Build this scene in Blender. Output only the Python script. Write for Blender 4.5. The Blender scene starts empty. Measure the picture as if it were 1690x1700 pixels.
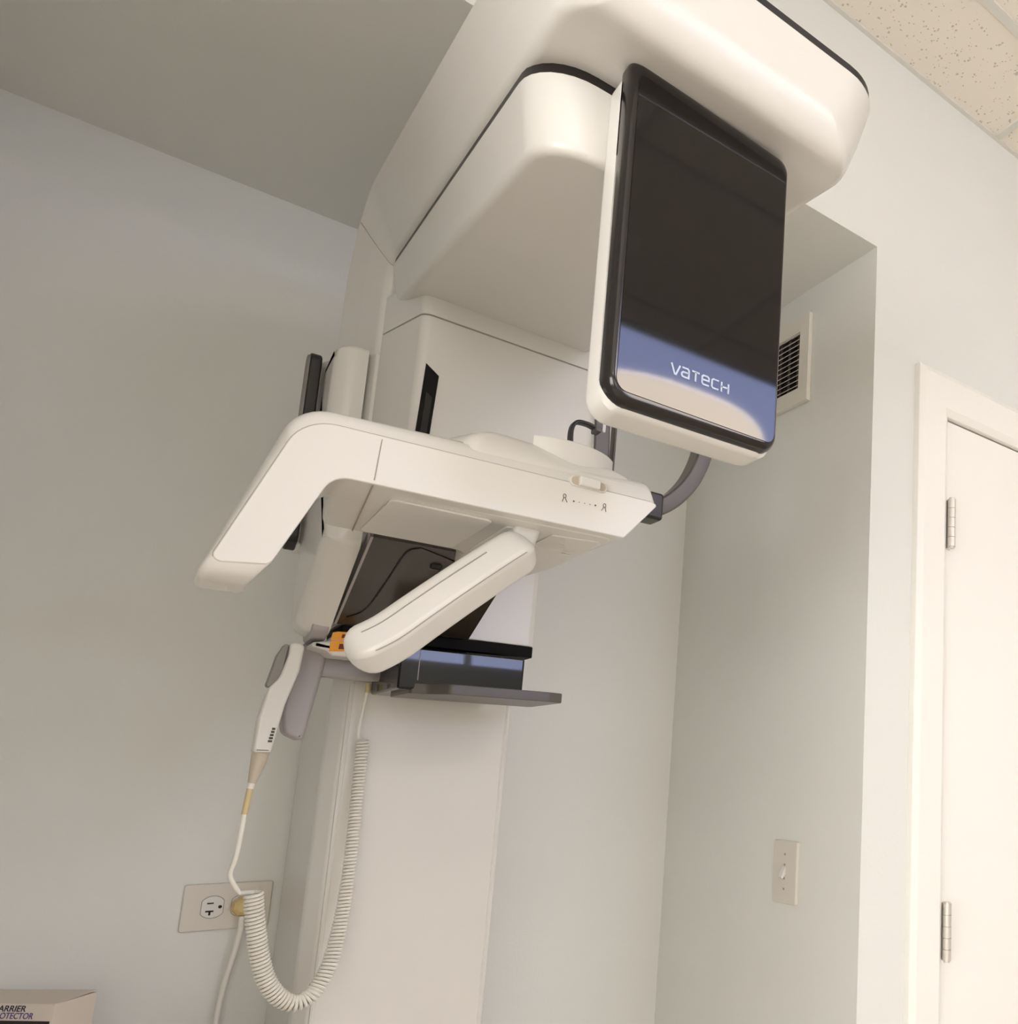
import bpy, bmesh, math
from mathutils import Vector, Matrix

H = 1.31                      # eye height; z values below are given relative to it
SC = bpy.context.scene
COL = SC.collection
PI = math.pi

# ------------------------------------------------------------------ materials
def mat(name, col, rough=0.5, metal=0.0, spec=0.5, emit=None, estr=0.0, coat=0.0, noise=None, bump=None, ior=None, trans=0.0, alpha=None):
    m = bpy.data.materials.new(name); m.use_nodes = True
    nt = m.node_tree; b = nt.nodes['Principled BSDF']
    b.inputs['Base Color'].default_value = (*col, 1)
    b.inputs['Roughness'].default_value = rough
    b.inputs['Metallic'].default_value = metal
    b.inputs['Specular IOR Level'].default_value = spec
    if ior: b.inputs['IOR'].default_value = ior
    b.inputs['Coat Weight'].default_value = coat
    b.inputs['Coat Roughness'].default_value = 0.03
    b.inputs['Transmission Weight'].default_value = trans
    if emit:
        b.inputs['Emission Color'].default_value = (*emit, 1)
        b.inputs['Emission Strength'].default_value = estr
    tc = nt.nodes.new('ShaderNodeTexCoord')
    if noise:
        sc, amt = noise
        n = nt.nodes.new('ShaderNodeTexNoise'); n.inputs['Scale'].default_value = sc; n.inputs['Detail'].default_value = 3
        nt.links.new(tc.outputs['Object'], n.inputs['Vector'])
        r = nt.nodes.new('ShaderNodeMapRange')
        r.inputs['To Min'].default_value = 1 - amt; r.inputs['To Max'].default_value = 1 + amt
        nt.links.new(n.outputs['Fac'], r.inputs['Value'])
        mx = nt.nodes.new('ShaderNodeMix'); mx.data_type = 'RGBA'; mx.blend_type = 'MULTIPLY'
        mx.inputs['Factor'].default_value = 1
        mx.inputs['A'].default_value = (*col, 1)
        nt.links.new(r.outputs['Result'], mx.inputs['B'])
        nt.links.new(mx.outputs['Result'], b.inputs['Base Color'])
    if bump:
        sc, st, dist = bump
        n = nt.nodes.new('ShaderNodeTexNoise'); n.inputs['Scale'].default_value = sc; n.inputs['Detail'].default_value = 2
        nt.links.new(tc.outputs['Object'], n.inputs['Vector'])
        bp = nt.nodes.new('ShaderNodeBump'); bp.inputs['Strength'].default_value = st; bp.inputs['Distance'].default_value = dist
        nt.links.new(n.outputs['Fac'], bp.inputs['Height'])
        nt.links.new(bp.outputs['Normal'], b.inputs['Normal'])
    return m

M = {}
M['paint'] = mat('wall_paint', (.722, .730, .704), .55, spec=.3, noise=(2.2, .012), bump=(160, .10, .002))
M['paint_soffit'] = M['paint']
M['trim'] = mat('trim_paint', (.84, .83, .79), .35, noise=(3, .01))
M['doorpaint'] = mat('door_paint', (.85, .84, .80), .4, noise=(3, .01))
M['white'] = mat('white_plastic', (.69, .676, .645), .26, spec=.5, noise=(4, .006))
M['white2'] = mat('white_plastic_satin', (.69, .676, .645), .4, spec=.45, noise=(4, .006))
M['seam'] = mat('seam_grey', (.34, .32, .29), .8)
M['black'] = mat('black_plastic', (.012, .010, .009), .35, noise=(6, .05))
M['gloss'] = mat('black_gloss', (.003, .003, .004), .035, spec=.40, noise=(6, .05))
M['matte'] = mat('matte_black', (.006, .005, .005), .7, spec=.15, noise=(6, .05))
M['panel'] = mat('black_panel_gloss', (.0035, .0026, .0024), .045, spec=.43, noise=(8, .05))
M['rim'] = mat('black_rim', (.012, .010, .009), .16, spec=.5, noise=(8, .05))
M['brown'] = mat('dark_smoked_gloss', (.045, .036, .028), .14, spec=.5, noise=(6, .08))
M['temple'] = mat('dark_grey_plastic', (.085, .075, .066), .32, noise=(6, .04))
M['grey'] = mat('grey_plastic', (.36, .335, .335), .4, noise=(7, .03))
M['greydark'] = mat('mid_grey_rubber', (.25, .24, .225), .6, noise=(7, .03))
M['beige'] = mat('beige_rubber', (.52, .46, .37), .55, noise=(7, .03))
M['tan'] = mat('tan_sleeve', (.60, .49, .27), .5, noise=(7, .03))
M['cord'] = mat('white_cord', (.78, .76, .70), .42, noise=(9, .02))
M['orange'] = mat('orange_label', (.80, .33, .02), .5, noise=(40, .04))
M['red'] = mat('dark_red_label', (.16, .012, .008), .5, noise=(40, .04))
M['ivory'] = mat('ivory_plate', (.66, .62, .56), .35, noise=(10, .01))
M['hole'] = mat('dark_hole', (.012, .010, .008), .8)
M['yellow'] = mat('yellow_plug', (.62, .47, .22), .5, noise=(14, .08))
M['steel'] = mat('brushed_nickel', (.66, .63, .58), .42, metal=.7, noise=(60, .06))
M['vent'] = mat('vent_enamel', (.74, .71, .65), .4, noise=(5, .01))
M['box'] = mat('box_card', (.66, .59, .52), .6, noise=(20, .02))
M['ink'] = mat('dark_ink', (.035, .028, .045), .6)
M['ink2'] = mat('purple_ink', (.09, .06, .22), .6)
M['inkbrown'] = mat('brown_band', (.022, .012, .008), .5)
M["logo"] = mat("silver_print", (.38, .43, .51), .35, metal=.2)
M['mark'] = mat('grey_print', (.05, .045, .04), .6)
M['wood'] = mat('cabinet_laminate', (.70, .66, .60), .45, noise=(3, .02))
M['floor'] = mat('vinyl_floor', (.50, .43, .345), .5, noise=(3, .08))
M['tbar'] = mat('ceiling_grid_enamel', (.66, .65, .61), .45, noise=(5, .01))
M['lens_warm'] = mat('warm_diffuser', (.9, .9, .9), .6, emit=(1, .85, .70), estr=20)
M['lens_cool'] = mat('cool_diffuser', (.9, .9, .9), .6, emit=(.44, .54, 1.0), estr=9.0)
M['sky'] = mat('window_daylight', (.9, .9, .9), .2, emit=(.50, .60, 1.0), estr=10.0)
M['sky2'] = mat('window_overcast', (.9, .9, .9), .2, emit=(.985, .97, .96), estr=11.5)
M['sky3'] = mat('window_overcast_dim', (.9, .9, .9), .2, emit=(.99, .965, .945), estr=3.0)
M['lens_white'] = mat('white_diffuser', (.9, .9, .9), .6, emit=(1, .97, .92), estr=9)
M['lens_bright'] = mat('bright_diffuser', (.9, .9, .9), .6, emit=(1, .97, .915), estr=3.5)

def tile_material():
    m = mat('ceiling_tile', (.80, .755, .68), .85, spec=.15)
    nt = m.node_tree; b = nt.nodes['Principled BSDF']; tc = nt.nodes['Texture Coordinate']
    v = nt.nodes.new('ShaderNodeTexVoronoi'); v.inputs['Scale'].default_value = 135; v.inputs['Randomness'].default_value = 1
    nt.links.new(tc.outputs['Object'], v.inputs['Vector'])
    n = nt.nodes.new('ShaderNodeTexNoise'); n.inputs['Scale'].default_value = 60; n.inputs['Detail'].default_value = 2
    nt.links.new(tc.outputs['Object'], n.inputs['Vector'])
    # pit where close to a cell centre and the noise is high enough
    a = nt.nodes.new('ShaderNodeMath'); a.operation = 'LESS_THAN'
    r = nt.nodes.new('ShaderNodeMapRange'); r.inputs['From Min'].default_value = .42; r.inputs['From Max'].default_value = .66
    r.inputs['To Min'].default_value = 0.0; r.inputs['To Max'].default_value = .38
    nt.links.new(n.outputs['Fac'], r.inputs['Value'])
    nt.links.new(v.outputs['Distance'], a.inputs[0]); nt.links.new(r.outputs['Result'], a.inputs[1])
    mx = nt.nodes.new('ShaderNodeMix'); mx.data_type = 'RGBA'
    mx.inputs['A'].default_value = (.80, .755, .68, 1); mx.inputs['B'].default_value = (.54, .49, .42, 1)
    nt.links.new(a.outputs[0], mx.inputs['Factor']); nt.links.new(mx.outputs['Result'], b.inputs['Base Color'])
    return m
M['tile'] = tile_material()

# ------------------------------------------------------------------ objects
def empty(name, loc, rz=0.0, label=None, cat=None, group=None):
    o = bpy.data.objects.new(name, None); COL.objects.link(o)
    o.location = (loc[0], loc[1], loc[2] + H); o.rotation_euler = (0, 0, rz)
    o.empty_display_size = .05
    if label: o['label'] = label
    if cat: o['category'] = cat
    if group: o['group'] = group
    return o

def world_loc(o):
    m = Matrix.Identity(4)
    while o:
        m = (Matrix.Translation(o.location) @ o.rotation_euler.to_matrix().to_4x4()) @ m
        o = o.parent
    return m

def build(name, bm, material, parent=None, label=None, local=False, angle=38, kind=None, flat=False, center=True):
    """bm is in eye-relative world coordinates (or in the parent's own frame when local)."""
    bmesh.ops.remove_doubles(bm, verts=bm.verts, dist=1e-6)
    bmesh.ops.recalc_face_normals(bm, faces=bm.faces)
    if not local:
        bmesh.ops.translate(bm, verts=bm.verts, vec=(0, 0, H))
        if parent:
            bmesh.ops.transform(bm, matrix=world_loc(parent).inverted(), verts=bm.verts)
    c = Vector((0, 0, 0))
    if center and bm.verts:
        lo = Vector([min(v.co[i] for v in bm.verts) for i in range(3)])
        hi = Vector([max(v.co[i] for v in bm.verts) for i in range(3)])
        c = (lo + hi) / 2
        bmesh.ops.translate(bm, verts=bm.verts, vec=-c)
    me = bpy.data.meshes.new(name); bm.to_mesh(me); bm.free()
    for p in me.polygons: p.use_smooth = not flat and len(p.vertices) < 9
    if not flat: me.set_sharp_from_angle(angle=math.radians(angle))
    mats = material if isinstance(material, (list, tuple)) else [material]
    for x in mats: me.materials.append(x)
    o = bpy.data.objects.new(name, me); COL.objects.link(o)
    o.location = c
    if not flat:
        wn = o.modifiers.new('weighted_normal', 'WEIGHTED_NORMAL'); wn.keep_sharp = True; wn.weight = 100; wn.mode = 'FACE_AREA'
    if parent: o.parent = parent
    if label: o['label'] = label
    if kind: o['kind'] = kind
    return o

def tag(o, label, cat, group=None):
    o['label'] = label; o['category'] = cat
    if group: o['group'] = group
    return o

def BM(): return bmesh.new()

def loft(bm, loops, caps=True, close=False, mi=0):
    vs = [[bm.verts.new(p) for p in lp] for lp in loops]
    n = len(vs[0]); m = len(vs)
    for i in range(m if close else m - 1):
        a, b = vs[i], vs[(i + 1) % m]
        for j in range(n):
            k = (j + 1) % n
            try: bm.faces.new((a[j], a[k], b[k], b[j])).material_index = mi
            except ValueError: pass
    if caps and not close:
        for lp in (vs[0][::-1], vs[-1]):
            try: bm.faces.new(lp).material_index = mi
            except ValueError: pass
    return bm

def box(bm, x0, x1, y0, y1, z0, z1, r=0.0, seg=3):
    g = bmesh.ops.create_cube(bm, size=1)
    vs = g['verts']
    for v in vs:
        v.co = Vector(((x0 + x1) / 2 + v.co.x * (x1 - x0), (y0 + y1) / 2 + v.co.y * (y1 - y0), (z0 + z1) / 2 + v.co.z * (z1 - z0)))
    if r > 0:
        es = list({e for v in vs for e in v.link_edges})
        bmesh.ops.bevel(bm, geom=es, offset=r, segments=seg, affect='EDGES', profile=.5)
    return bm

def fillet(poly, radii, seg=6):
    """round the corners of a closed 2-D polygon; radii is one number or one per corner"""
    n = len(poly); out = []
    if not isinstance(radii, (list, tuple)): radii = [radii] * n
    for i in range(n):
        p = Vector(poly[i]); a = Vector(poly[i - 1]); b = Vector(poly[(i + 1) % n]); r = radii[i]
        if r <= 0: out.append(tuple(p)); continue
        u = (a - p); w = (b - p); lu, lw = u.length, w.length; u /= lu; w /= lw
        ang = math.acos(max(-1, min(1, u.dot(w))))
        if ang > PI - .02: out.append(tuple(p)); continue
        d = min(r / math.tan(ang / 2), lu * .49, lw * .49)
        rr_ = d * math.tan(ang / 2)
        c = p + (u + w).normalized() * (rr_ / math.sin(ang / 2))
        s = p + u * d - c; e = p + w * d - c
        tot = PI - ang
        sgn = 1 if s.x * e.y - s.y * e.x > 0 else -1
        for k in range(seg + 1):
            t = sgn * tot * k / seg
            q = Vector((s.x * math.cos(t) - s.y * math.sin(t), s.x * math.sin(t) + s.y * math.cos(t)))
            out.append(tuple(c + q))
    return out

def area(poly):
    return sum(poly[i - 1][0] * poly[i][1] - poly[i][0] * poly[i - 1][1] for i in range(len(poly))) / 2

def offset(poly, d):
    """inset a polygon by d (positive = inwards)"""
    s = 1 if area(poly) > 0 else -1
    n = len(poly); out = []
    for i in range(n):
        a = Vector(poly[i - 1]); p = Vector(poly[i]); b = Vector(poly[(i + 1) % n])
        e1 = (p - a); e2 = (b - p)
        if e1.length < 1e-9: e1 = e2
        if e2.length < 1e-9: e2 = e1
        e1 = e1.normalized(); e2 = e2.normalized()
        n1 = Vector((-e1.y, e1.x)) * s; n2 = Vector((-e2.y, e2.x)) * s
        m = (n1 + n2)
        if m.length < 1e-6: m = n1
        m.normalize(); k = max(.35, m.dot(n1))
        out.append(tuple(p + m * (d / k)))
    return out

AX = {'x': lambda a, b, t: (t, a, b), 'y': lambda a, b, t: (a, t, b), 'z': lambda a, b, t: (a, b, t)}
def slab(bm, poly, axis, t0, t1, r=0.0, seg=4, r1=None, r0=None):
    """extrude a 2-D outline along an axis, with rounded rims"""
    r0 = r if r0 is None else r0; r1 = r if r1 is None else r1
    f = AX[axis]; loops = []
    if r0 > 0:
        for k in range(seg + 1):
            th = PI / 2 * k / seg
            loops.append((offset(poly, r0 * (1 - math.sin(th))), t0 + r0 * (1 - math.cos(th))))
    else: loops.append((poly, t0))
    if r1 > 0:
        for k in range(seg + 1):
            th = PI / 2 * k / seg
            loops.append((offset(poly, r1 * (1 - math.cos(th))), t1 - r1 * (1 - math.sin(th))))
    else: loops.append((poly, t1))
    return loft(bm, [[f(a, b, t) for a, b in lp] for lp, t in loops])

def rr(x0, x1, y0, y1, rad, seg=6):
    """rounded rectangle outline; rad for corners (x0,y0),(x1,y0),(x1,y1),(x0,y1)"""
    if not isinstance(rad, (list, tuple)): rad = [rad] * 4
    return fillet([(x0, y0), (x1, y0), (x1, y1), (x0, y1)], [max(1e-5, q) for q in rad], seg)

def smooth_path(pts, n=8):
    """Catmull-Rom through 3-D points"""
    P = [Vector(p) for p in pts]; P = [P[0] * 2 - P[1]] + P + [P[-1] * 2 - P[-2]]
    out = []
    for i in range(1, len(P) - 2):
        for k in range(n):
            t = k / n; a, b, c, d = P[i - 1], P[i], P[i + 1], P[i + 2]
            out.append(.5 * ((2 * b) + (c - a) * t + (2 * a - 5 * b + 4 * c - d) * t * t + (3 * b - a - 3 * c + d) * t ** 3))
    out.append(P[-2]); return out

def frames(P):
    T = []
    for i in range(len(P)):
        a = P[max(0, i - 1)]; b = P[min(len(P) - 1, i + 1)]
        T.append((b - a).normalized())
    up = Vector((0, 0, 1)) if abs(T[0].z) < .9 else Vector((0, 1, 0))
    N = []; nrm = (up - T[0] * up.dot(T[0])).normalized()
    for i, t in enumerate(T):
        nrm = (nrm - t * nrm.dot(t)).normalized(); N.append(nrm)
    return T, N

def tube(bm, pts, r, seg=10, caps=True):
    P = [Vector(p) for p in pts]; T, N = frames(P)
    loops = []
    for i, p in enumerate(P):
        b = T[i].cross(N[i]); ri = r[i] if isinstance(r, (list, tuple)) else r
        loops.append([p + (N[i] * math.cos(2 * PI * k / seg) + b * math.sin(2 * PI * k / seg)) * ri for k in range(seg)])
    return loft(bm, loops, caps)

def sweep(bm, pts, outline, side=None, scale=None, caps=True):
    """sweep a 2-D outline (a along side, b along normal) along points; side = fixed sideways vector"""
    P = [Vector(p) for p in pts]; T, N = frames(P); loops = []
    for i, p in enumerate(P):
        if side is not None:
            s = Vector(side); s = (s - T[i] * s.dot(T[i])).normalized(); n = T[i].cross(s)
        else: s = N[i]; n = T[i].cross(s)
        k = scale[i] if scale else 1
        loops.append([p + s * (a * k) + n * (b * k) for a, b in outline])
    return loft(bm, loops, caps)

# ------------------------------------------------------------------ camera
F, CX, CY = 1359.3837, 1421.1464, 1072.0443
Rr = [[0.7502413672765027, -0.6605439641296101, 0.028627998166550733],
      [0.12153830113100572, 0.0952220491211975, -0.9880087057912745],
      [0.6498971704702773, 0.7447244005758777, 0.15172091155021034]]
cd = bpy.data.cameras.new('camera'); cam = bpy.data.objects.new('camera', cd); COL.objects.link(cam)
cd.sensor_fit = 'HORIZONTAL'; cd.sensor_width = 36; cd.lens = F * 36 / 1690
cd.shift_x = (845 - CX) / 1690; cd.shift_y = (CY - 850) / 1690
cd.clip_start = .01; cd.clip_end = 50
rx, ry, rz = Vector(Rr[0]), -Vector(Rr[1]), -Vector(Rr[2])
mw = Matrix(((rx.x, ry.x, rz.x, 0), (rx.y, ry.y, rz.y, 0), (rx.z, ry.z, rz.z, H), (0, 0, 0, 1)))
cam.matrix_world = mw
SC.camera = cam

# ------------------------------------------------------------------ the room
YF, YB, ZS, ZC, ZF = 1.0716, 1.72, .997, 1.434, -H
XL, XR2, YS = -2.4, 3.7, -3.8
XA, YA = -.30, .55           # unseen wall left of the alcove, set and run forward to shade the back wall
def struct(name, bm, m, **k): return build(name, bm, m, kind='structure', flat=True, **k)

def wx(y): return .9598 + (y - YF) * (.9418 - .9598) / (YB - YF)      # the alcove's right wall is a hair out of square
b = BM(); slab(b, [(XA, ZS), (wx(YF), ZS), (wx(YF), ZF), (1.152, ZF), (1.152, .735), (2.09, .735), (2.09, ZF), (XR2, ZF), (XR2, ZC + .05), (XA, ZC + .05)], 'y', YF, YF + .004)
struct('wall_front', b, M['paint'])
b = BM(); slab(b, [(wx(YF + .004), YF + .004), (1.06, YF + .004), (1.06, YB + .1), (wx(YB), YB + .1), (wx(YB), YB)], 'z', ZF, ZS + .04)
struct('wall_right', b, M['paint'])
b = BM(); box(b, XA - .1, 1.05, YB, YB + .1, ZF, ZC); struct('wall_back', b, M['paint'])
b = BM(); box(b, XA - .10, XA, YA, YB, ZF, ZC); box(b, XL, XA - .1, YA, YA + .1, ZF, ZC); struct('wall_alcove_left', b, M['paint'])
b = BM(); box(b, XR2, XR2 + .1, YS, YF, ZF, ZC + .05); struct('wall_east', b, M['paint'])
# windows behind the camera: a small blue-sky one high at the right, and two added to light the room, a wide one at the left, one in the left wall
def holed(u0, u1, holes, fn):
    b = BM(); x = u0
    for h0, h1, z0, z1 in holes:
        fn(b, x, h0, ZF, ZC + .05); fn(b, h0, h1, ZF, z0); fn(b, h0, h1, z1, ZC + .05); x = h1
    fn(b, x, u1, ZF, ZC + .05); return b
SH = [(-2.1, -.25, -.35, 1.05), (1.05, 2.55, .68, 1.22)]
struct('wall_south', holed(XL, XR2, SH, lambda b, u, v, z0, z1: box(b, u, v, YS - .1, YS, z0, z1)), M['paint'])
LH = [(-1.9, .35, -.50, .80)]
struct('wall_left', holed(YS, YA + .1, LH, lambda b, u, v, z0, z1: box(b, XL - .1, XL, u, v, z0, z1)), M['paint'])
def window(n, m, h, fn):
    b = BM(); fn(b, h[0], h[1], h[2], h[3], .08, .09); w_ = struct('window_%d' % n, b, m); b = BM()
    for x in (h[0] + .02, (h[0] + h[1]) / 2, h[1] - .02): fn(b, x - .025, x + .025, h[2], h[3], .02, .075)
    for z in (h[2] + .02, h[3] - .02): fn(b, h[0], h[1], z - .025, z + .025, .021, .074)
    build('window_frame', b, M['trim'], w_, flat=True)
def fs(b, u, v, z0, z1, d0, d1): box(b, u, v, YS - d1, YS - d0, z0, z1)
def fl(b, u, v, z0, z1, d0, d1): box(b, XL - d1, XL - d0, u, v, z0, z1)
window(1, M['sky'], SH[1], fs); window(2, M['sky3'], SH[0], fs); window(3, M['sky2'], LH[0], fl)
b = BM(); box(b, XA - .1, 1.06, YF + .004, YB, ZS, ZS + .05); struct('ceiling_soffit', b, M['paint_soffit'])
b = BM(); box(b, XL, XR2, YS, YB + .1, ZF - .06, ZF); struct('floor', b, M['floor'])
b = BM(); box(b, XL, XR2, YS, YF, ZC, ZC + .03); struct('ceiling', b, M['tile'])
# lay-in ceiling grid
b = BM()
xs = [1.310 + .61 * k for k in range(-4, 4)]
ys = [.865 - .61 * k for k in range(0, 8)]
for x in xs: box(b, x - .0085, x + .0085, YS, YF, ZC - .0035, ZC)
for y in ys: box(b, XL, XR2, y - .0095, y + .0095, ZC - .003, ZC)
box(b, XL, XR2, YF - .009, YF, ZC - .004, ZC)
build('ceiling_grid', b, M['tbar'], kind='structure', flat=True)

# door in the front wall
def casing():
    b = BM()
    y0, y1 = 1.052, YF
    xo, xi, zi, zo = 1.0685, 1.1515, .709, .797
    prof = fillet([(0, 0), (0, -.0135), (.012, -.0195), (.070, -.0195), (.083, -.012), (.083, 0)], [0, .003, .004, .003, .002, 0], 3)
    # left leg, head and right leg, mitred
    def leg(pts, inward):
        loops = []
        for (x, z, dx, dz) in pts:
            loops.append([(x + dx * a / .083, YF + d, z + dz * a / .083) for a, d in prof])
        loft(b, loops)
    w, hgt = xi - xo, zo - zi
    xr = 2.075
    leg([(xo, ZF, w, 0), (xo, zo, w, -hgt)], 0)
    leg([(xo, zo, w, -hgt), (xr + w, zo, -w, -hgt)], 0)
    leg([(xr + w, zo, -w, -hgt), (xr + w, ZF, -w, 0)], 0)
    return b
build('trim_1', casing(), M['trim'], kind='structure')
b = BM()
box(b, 1.1515, 1.1525, YF - .004, YF + .12, ZF, .722); box(b, 1.1515, 2.075, YF - .004, YF + .12, .722, .735); box(b, 2.0745, 2.09, YF - .004, YF + .12, ZF, .722)
build('trim_2', b, M['trim'], kind='structure', flat=True)
b = BM(); box(b, 1.156, 2.071, YF - .002, YF + .038, ZF + .008, .7065, .0015, 2)
door = build('door_1', b, M['doorpaint'], kind='structure')
def hinge(z0, z1):
    b = BM(); x, y = 1.1560, YF - .0215
    n = 5; hgt = (z1 - z0) / n
    for k in range(n):
        c = [(x, y, z0 + k * hgt + .0004), (x, y, z0 + (k + 1) * hgt - .0004)]
        tube(b, c, .0078, 14)
    tube(b, [(x, y, z0 - .0025), (x, y, z1 + .0025)], .0058, 12)
    box(b, x - .0012, x + .0012, YF - .0215, YF - .001, z0, z1); box(b, x + .0005, x + .016, YF - .0035, YF - .0015, z0, z1)
    return b
build('hinge', hinge(.4385, .536), M['steel'], door, 'nickel hinge near the top of the white door')
build('hinge', hinge(-.334, -.2335), M['steel'], door, 'nickel hinge low on the white door edge')

# ceiling lights out of the frame: one mirrored in the panel, the rest added for brightness
def troffer(cx, cy, wx_, wy_, label, warm_part=True, lens='lens_white'):
    t = empty('ceiling_light', (cx, cy, ZC), 0, label, 'ceiling light')
    b = BM(); o = .02
    hx, hy = wx_ / 2, wy_ / 2
    box(b, cx - hx - o, cx + hx + o, cy - hy - o, cy - hy, ZC - .012, ZC)
    box(b, cx - hx - o, cx + hx + o, cy + hy, cy + hy + o, ZC - .012, ZC)
    box(b, cx - hx - o, cx - hx, cy - hy, cy + hy, ZC - .012, ZC)
    box(b, cx + hx, cx + hx + o, cy - hy, cy + hy, ZC - .012, ZC)
    build('frame', b, M['trim'], t, flat=True)
    if warm_part:
        b = BM(); slab(b, rr(cx - hx, cx + hx, cy - hy, cy + hy, .004, 2), 'z', ZC - .006, ZC - .003)
        build('diffuser', b, M['lens_cool'], t, 'cool white diffuser', flat=True)
        b = BM()
        n = 20; top = []; 
        for k in range(n + 1):
            u = -1 + 2 * k / n
            top.append((cx + u * hx * .90, cy + hy * (-.82 + 1.02 * (1 - abs(u) ** 2.6))))
        poly = [(cx - hx * .90, cy - hy * .92)] + top + [(cx + hx * .90, cy - hy * .92)]
        slab(b, poly, 'z', ZC - .011, ZC - .0075)
        build('lamp_lens', b, M['lens_warm'], t, 'warm lamp lens', flat=True)
    else:
        b = BM(); box(b, cx - hx, cx + hx, cy - hy, cy + hy, ZC - .006, ZC - .003)
        build('diffuser', b, M[lens], t, flat=True)
    return t
troffer(1.46, -1.42, 1.18, .60, 'cool rectangular ceiling light with a warm lamp lens, mirrored in the black panel')
troffer(-1.25, -1.75, 1.18, .58, 'white rectangular ceiling light far to the left, behind the corner', False)
troffer(1.46, -2.95, 1.18, .58, 'white rectangular ceiling light far behind, near the window', False)
troffer(2.6, -.75, .58, 1.18, 'white rectangular ceiling light to the right, near the door', False, 'lens_bright')

# ------------------------------------------------------------------ the x-ray machine
XC = .358
machine = empty('dental_xray_machine', (XC, 1.60, ZF), 0,
                'white panoramic dental x-ray machine with a glossy black front panel, standing in the alcove', 'x-ray machine')

# column ---------------------------------------------------------------
b = BM(); slab(b, fillet([(.222, 1.715), (.224, 1.50), (.243, 1.474), (.482, 1.474), (.492, 1.486), (.492, 1.715)], [0, .02, .012, .005, .005, 0], 5), 'z', ZF + .03, .62)
column = build('column', b, M['white'], machine)
b = BM(); tube(b, [(.2475, 1.4745, ZF + .06), (.2475, 1.4745, .12)], .0035, 8); tube(b, [(.4865, 1.4785, ZF + .06), (.4865, 1.4785, .14)], .004, 8)
build('edge_rail', b, M['white2'], column)
b = BM(); slab(b, rr(.17, .55, 1.38, 1.715, .03), 'z', ZF, ZF + .03, 0, r1=.006)
build('base_plate', b, M['white2'], machine)

# frame: beam with flared sides, bending down into the upright ----------
def path_frame():
    """stations of the inner (lower / front) surface in the YZ plane with outward normal"""
    P = []; sl = math.atan(.125)
    d0 = Vector((math.cos(sl), math.sin(sl)))                 # towards the wall, rising
    start = Vector((.590, .645 + .125 * (.592 - .66)))
    y_end = 1.262; L = (y_end - start.x) / d0.x
    ds = [0, .001, .003, .006, .010, .016, .024, .033, .044, .056, .07, .1, .2, .35, .5, L]
    for d in ds:
        p = start + d0 * d; P.append((p, Vector((-d0.y, d0.x)), d))
    p_end = start + d0 * L; r = .045
    c = p_end - Vector((-d0.y, d0.x)) * r                    # arc centre below the beam end
    a0 = PI / 2 + sl
    for k in range(1, 11):
        a = a0 - (PI / 2 + sl) * k / 10
        n = Vector((math.cos(a), math.sin(a))); P.append((c + n * r, n, 9))
    bx = P[-1][0]
    for z in (.62, .55, .48, .41):
        P.append((Vector((bx.x, z)), Vector((1, 0)), 9))
    return P
FP = path_frame()
HW, TH = .186, .092
def frame_profile(kind):
    if kind == 'shell':
        q = [(-.157, 0), (.157, 0), (.173, .045), (HW, TH), (-HW, TH), (-.173, .045)]
        return fillet(q, [.013, .013, .05, .002, .002, .05], 5)
    if kind == 'trim':
        return [(-HW + .004, TH), (HW - .004, TH), (HW - .004, TH + .007), (-HW + .004, TH + .007)]
    q = [(-HW + .016, TH + .007), (HW - .016, TH + .007), (HW - .03, TH + .045), (-HW + .03, TH + .045)]
    return fillet(q, [.002, .002, .03, .03], 4)
def frame_loft(kind, sts):
    pr = frame_profile(kind); loops = []
    for (p, n, d) in sts:
        wd = 1 + .055 * max(0, min(1, (p.x - .62) / .62))
        R = .060; hw = HW if d >= R else HW - R + math.sqrt(max(0, R * R - (R - d) ** 2))
        e = .024; up = 0 if d >= e else .040 * (1 - math.sqrt(max(0, 1 - (1 - d / e) ** 2)))
        lp = []
        for x, v in pr:
            k = hw / HW * (1 + (wd - 1) * min(1, v / TH))
            vv = v + up * max(0, 1 - v / TH) if kind == 'shell' else v
            if kind == 'cover' and d < .06: vv = TH + .007 + (v - TH - .007) * (d / .06) ** .5
            bul = .30 * x * x if d < .2 else 0
            q = p + n * vv
            lp.append((XC + x * k, q.x + bul * max(0, 1 - d / .2), q.y))
        loops.append(lp)
    return loops
iend = 16          # station index where the bend starts
isplit = iend + 4
b = BM(); loft(b, frame_loft('shell', FP[:isplit]))
arm = build('top_arm', b, M['white'], machine)
b = BM(); loft(b, frame_loft('trim', FP[:isplit])); build('black_trim', b, M['black'], arm, 'thin black trim line')
b = BM(); loft(b, frame_loft('cover', FP[8:isplit])); build('top_cover', b, M['white2'], arm)
ups = FP[isplit - 1:]
# leave a hairline joint between arm and upright
p0 = ups[0]; p1 = ups[1]
ups = [(p0[0].lerp(p1[0], .10), p0[1].lerp(p1[1], .10).normalized(), 9)] + list(ups[1:])
b = BM(); loft(b, frame_loft('shell', ups)); upright = build('upright', b, M['white'], machine)
b = BM(); loft(b, frame_loft('cover', ups)); build('back_cover', b, M['white2'], upright)

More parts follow.
